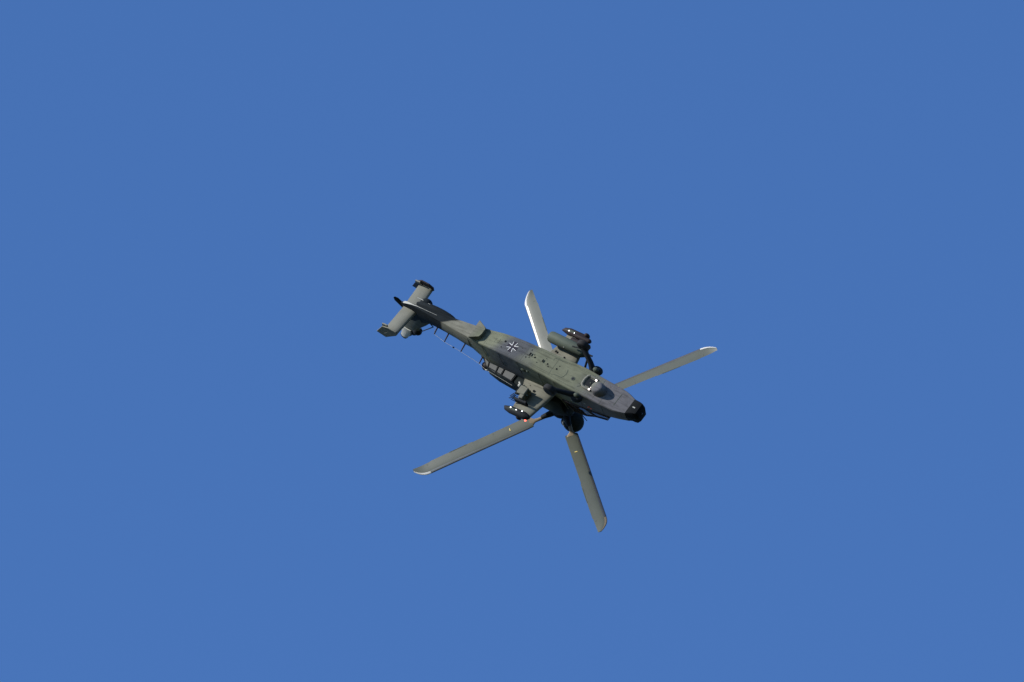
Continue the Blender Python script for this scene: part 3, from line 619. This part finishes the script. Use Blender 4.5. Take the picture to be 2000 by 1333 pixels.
def blade(k):
    a0 = -R(2.0)   # r x n is the leading side seen from below
    # azimuth turned so that the trailing corner of the tip keeps its place
    ang = -math.pi / 2 * k
    A = AX * math.cos(ang) + (AX.cross(NZ)) * math.sin(-ang) if False else None
    LEAD0 = AX.cross(NZ)
    ca, sa = math.cos(-math.pi / 2 * k), math.sin(-math.pi / 2 * k)
    A = AX * ca - LEAD0 * sa * -1 if False else AX * ca + LEAD0 * sa
    Ld = A.cross(NZ)
    off = 0.030
    A = (A + Ld * off).normalized(); Ld = A.cross(NZ).normalized()
    def P(r, c, t):
        tw = R(15.0 - 8.0 * (r / 6.5)); h = 0.026 * r + 0.0006 * r * r
        if r > 6.0: h -= 0.20 * (r - 6.0) ** 2
        return HUB + A * r + Ld * (c * math.cos(tw) - t * math.sin(tw)) + NZ * (h + c * math.sin(tw) + t * math.cos(tw))
    prof = [(0, 0), (.015, .32), (.05, .56), (.12, .82), (.25, 1), (.45, .92), (.7, .55), (1, .03)]
    def lete(r):
        le, te = 0.20, -0.325
        if r < 1.46: q = max(0, (1.46 - r) / 0.10); le -= .015 * q; te += 0.02 * q
        if 3.9 < r < 5.75: te -= 0.022
        if r > 5.85:
            q = (r - 5.85) / 0.65; le = 0.20 - 0.36 * q ** 2.3; te = -0.325 + 0.02 * q
        return le, te
    rs = [1.38, 1.46, 2.0, 2.8, 3.88, 3.92, 4.8, 5.73, 5.77, 5.85, 6.0, 6.12, 6.24, 6.35, 6.44, 6.50]
    rings = []
    for r in rs:
        le, te = lete(r); c = le - te; th = 0.036 * (c / 0.5) ** 0.5
        up = [P(r, le - c * u, th * v) for u, v in prof]; dn = [P(r, le - c * u, -th * v * 0.8) for u, v in reversed(prof[1:])]
        rings.append(up + dn)
    b = MB().loft(rings).build('rotor_blade', 'blade', rotor, 40)
    # leading edge erosion strip: a thin shell over the nose of the section
    def shell(r0, r1, frac0, name, mat):
        m = MB(); rr = [r for r in rs if r0 < r < r1]; rr = [r0] + rr + [r1]; out = []
        def tv(u):
            return interp(prof, u)[0]
        for r in rr:
            le, te = lete(r); c = le - te; th = 0.036 * (c / 0.5) ** 0.5
            frac = frac0 * (0.62 + 0.38 * (r / 6.5)); us = [frac, frac * .6, frac * .25, frac * .08, 0]
            o_ = 0.004
            up = [P(r, le - c * u + (o_ if u < .01 else 0), th * tv(u) + o_) for u in us]; dn = [P(r, le - c * u + (o_ if u < .01 else 0), -th * .8 * tv(u) - o_) for u in reversed(us[:-1])]
            inn = [P(r, le - c * frac, -th * .8 * tv(frac) * 0.5), P(r, le - c * frac, th * tv(frac) * 0.5)]
            out.append(up + dn + inn)
        m.loft(out); return m.build(name, mat, b, 40)
    shell(1.55, 5.84, 0.22, 'erosion_strip', 'bladelead')
    shell(5.86, 6.49, 0.20, 'tip_strip', 'neck' if k == 2 else 'bladeedge')  # third blade's tip darkened by colour, standing in for its weaker light
    for r0, r1 in ((5.90, 5.915), (3.0, 3.012)):
        MB().loft([[P(r0, 0.10, -0.031), P(r1, 0.10, -0.031), P(r1, -0.28, -0.009), P(r0, -0.28, -0.009)], [P(r0, 0.10, -0.02), P(r1, 0.10, -0.02), P(r1, -0.28, -0.004), P(r0, -0.28, -0.004)]]).build('blade_joint', 'green', b, 0)
    MB().loft([[P(2.30, -0.05, -0.036), P(2.33, -0.05, -0.036), P(2.33, -0.17, -0.030), P(2.30, -0.17, -0.030)], [P(2.30, -0.05, -0.02), P(2.33, -0.05, -0.02), P(2.33, -0.17, -0.015), P(2.30, -0.17, -0.015)]]).build('reference_mark', 'yellow', b, 0)
    MB().loft([[P(r, -0.325, 0.006), P(r, -0.355, 0.002), P(r, -0.355, -0.004), P(r, -0.325, -0.010)] for r in (4.15, 4.9)]).build('trim_tab', 'green', b, 0)
    # neck between head and blade
    m = MB(); rr = []
    for r, w, t, sh in ((0.20, .12, .09, 0), (0.50, .11, .08, 0), (0.60, .085, .055, 0), (1.10, .07, .045, -.01), (1.27, .09, .038, -.03), (1.40, .20, .032, -.05), (1.48, .22, .028, -.06)):
        rr.append([P(r, sh + w * math.cos(q), t * math.sin(q)) for q in [2 * math.pi * i / 14 for i in range(14)]])
    m.loft(rr[2:]).build('blade_neck', 'neck', b, 45)
    MB().loft(rr[:3]).build('blade_cuff', 'dark', b, 45)
    MB().loft([[P(r, 0.02 + 0.012 * math.cos(q), -0.062 + 0.004 * math.sin(q)) for q in [2 * math.pi * i / 8 for i in range(8)]] for r in (0.78, 0.82)]).build('reference_mark', 'yellow', b, 0)
    return b
for k in range(4): blade(k)
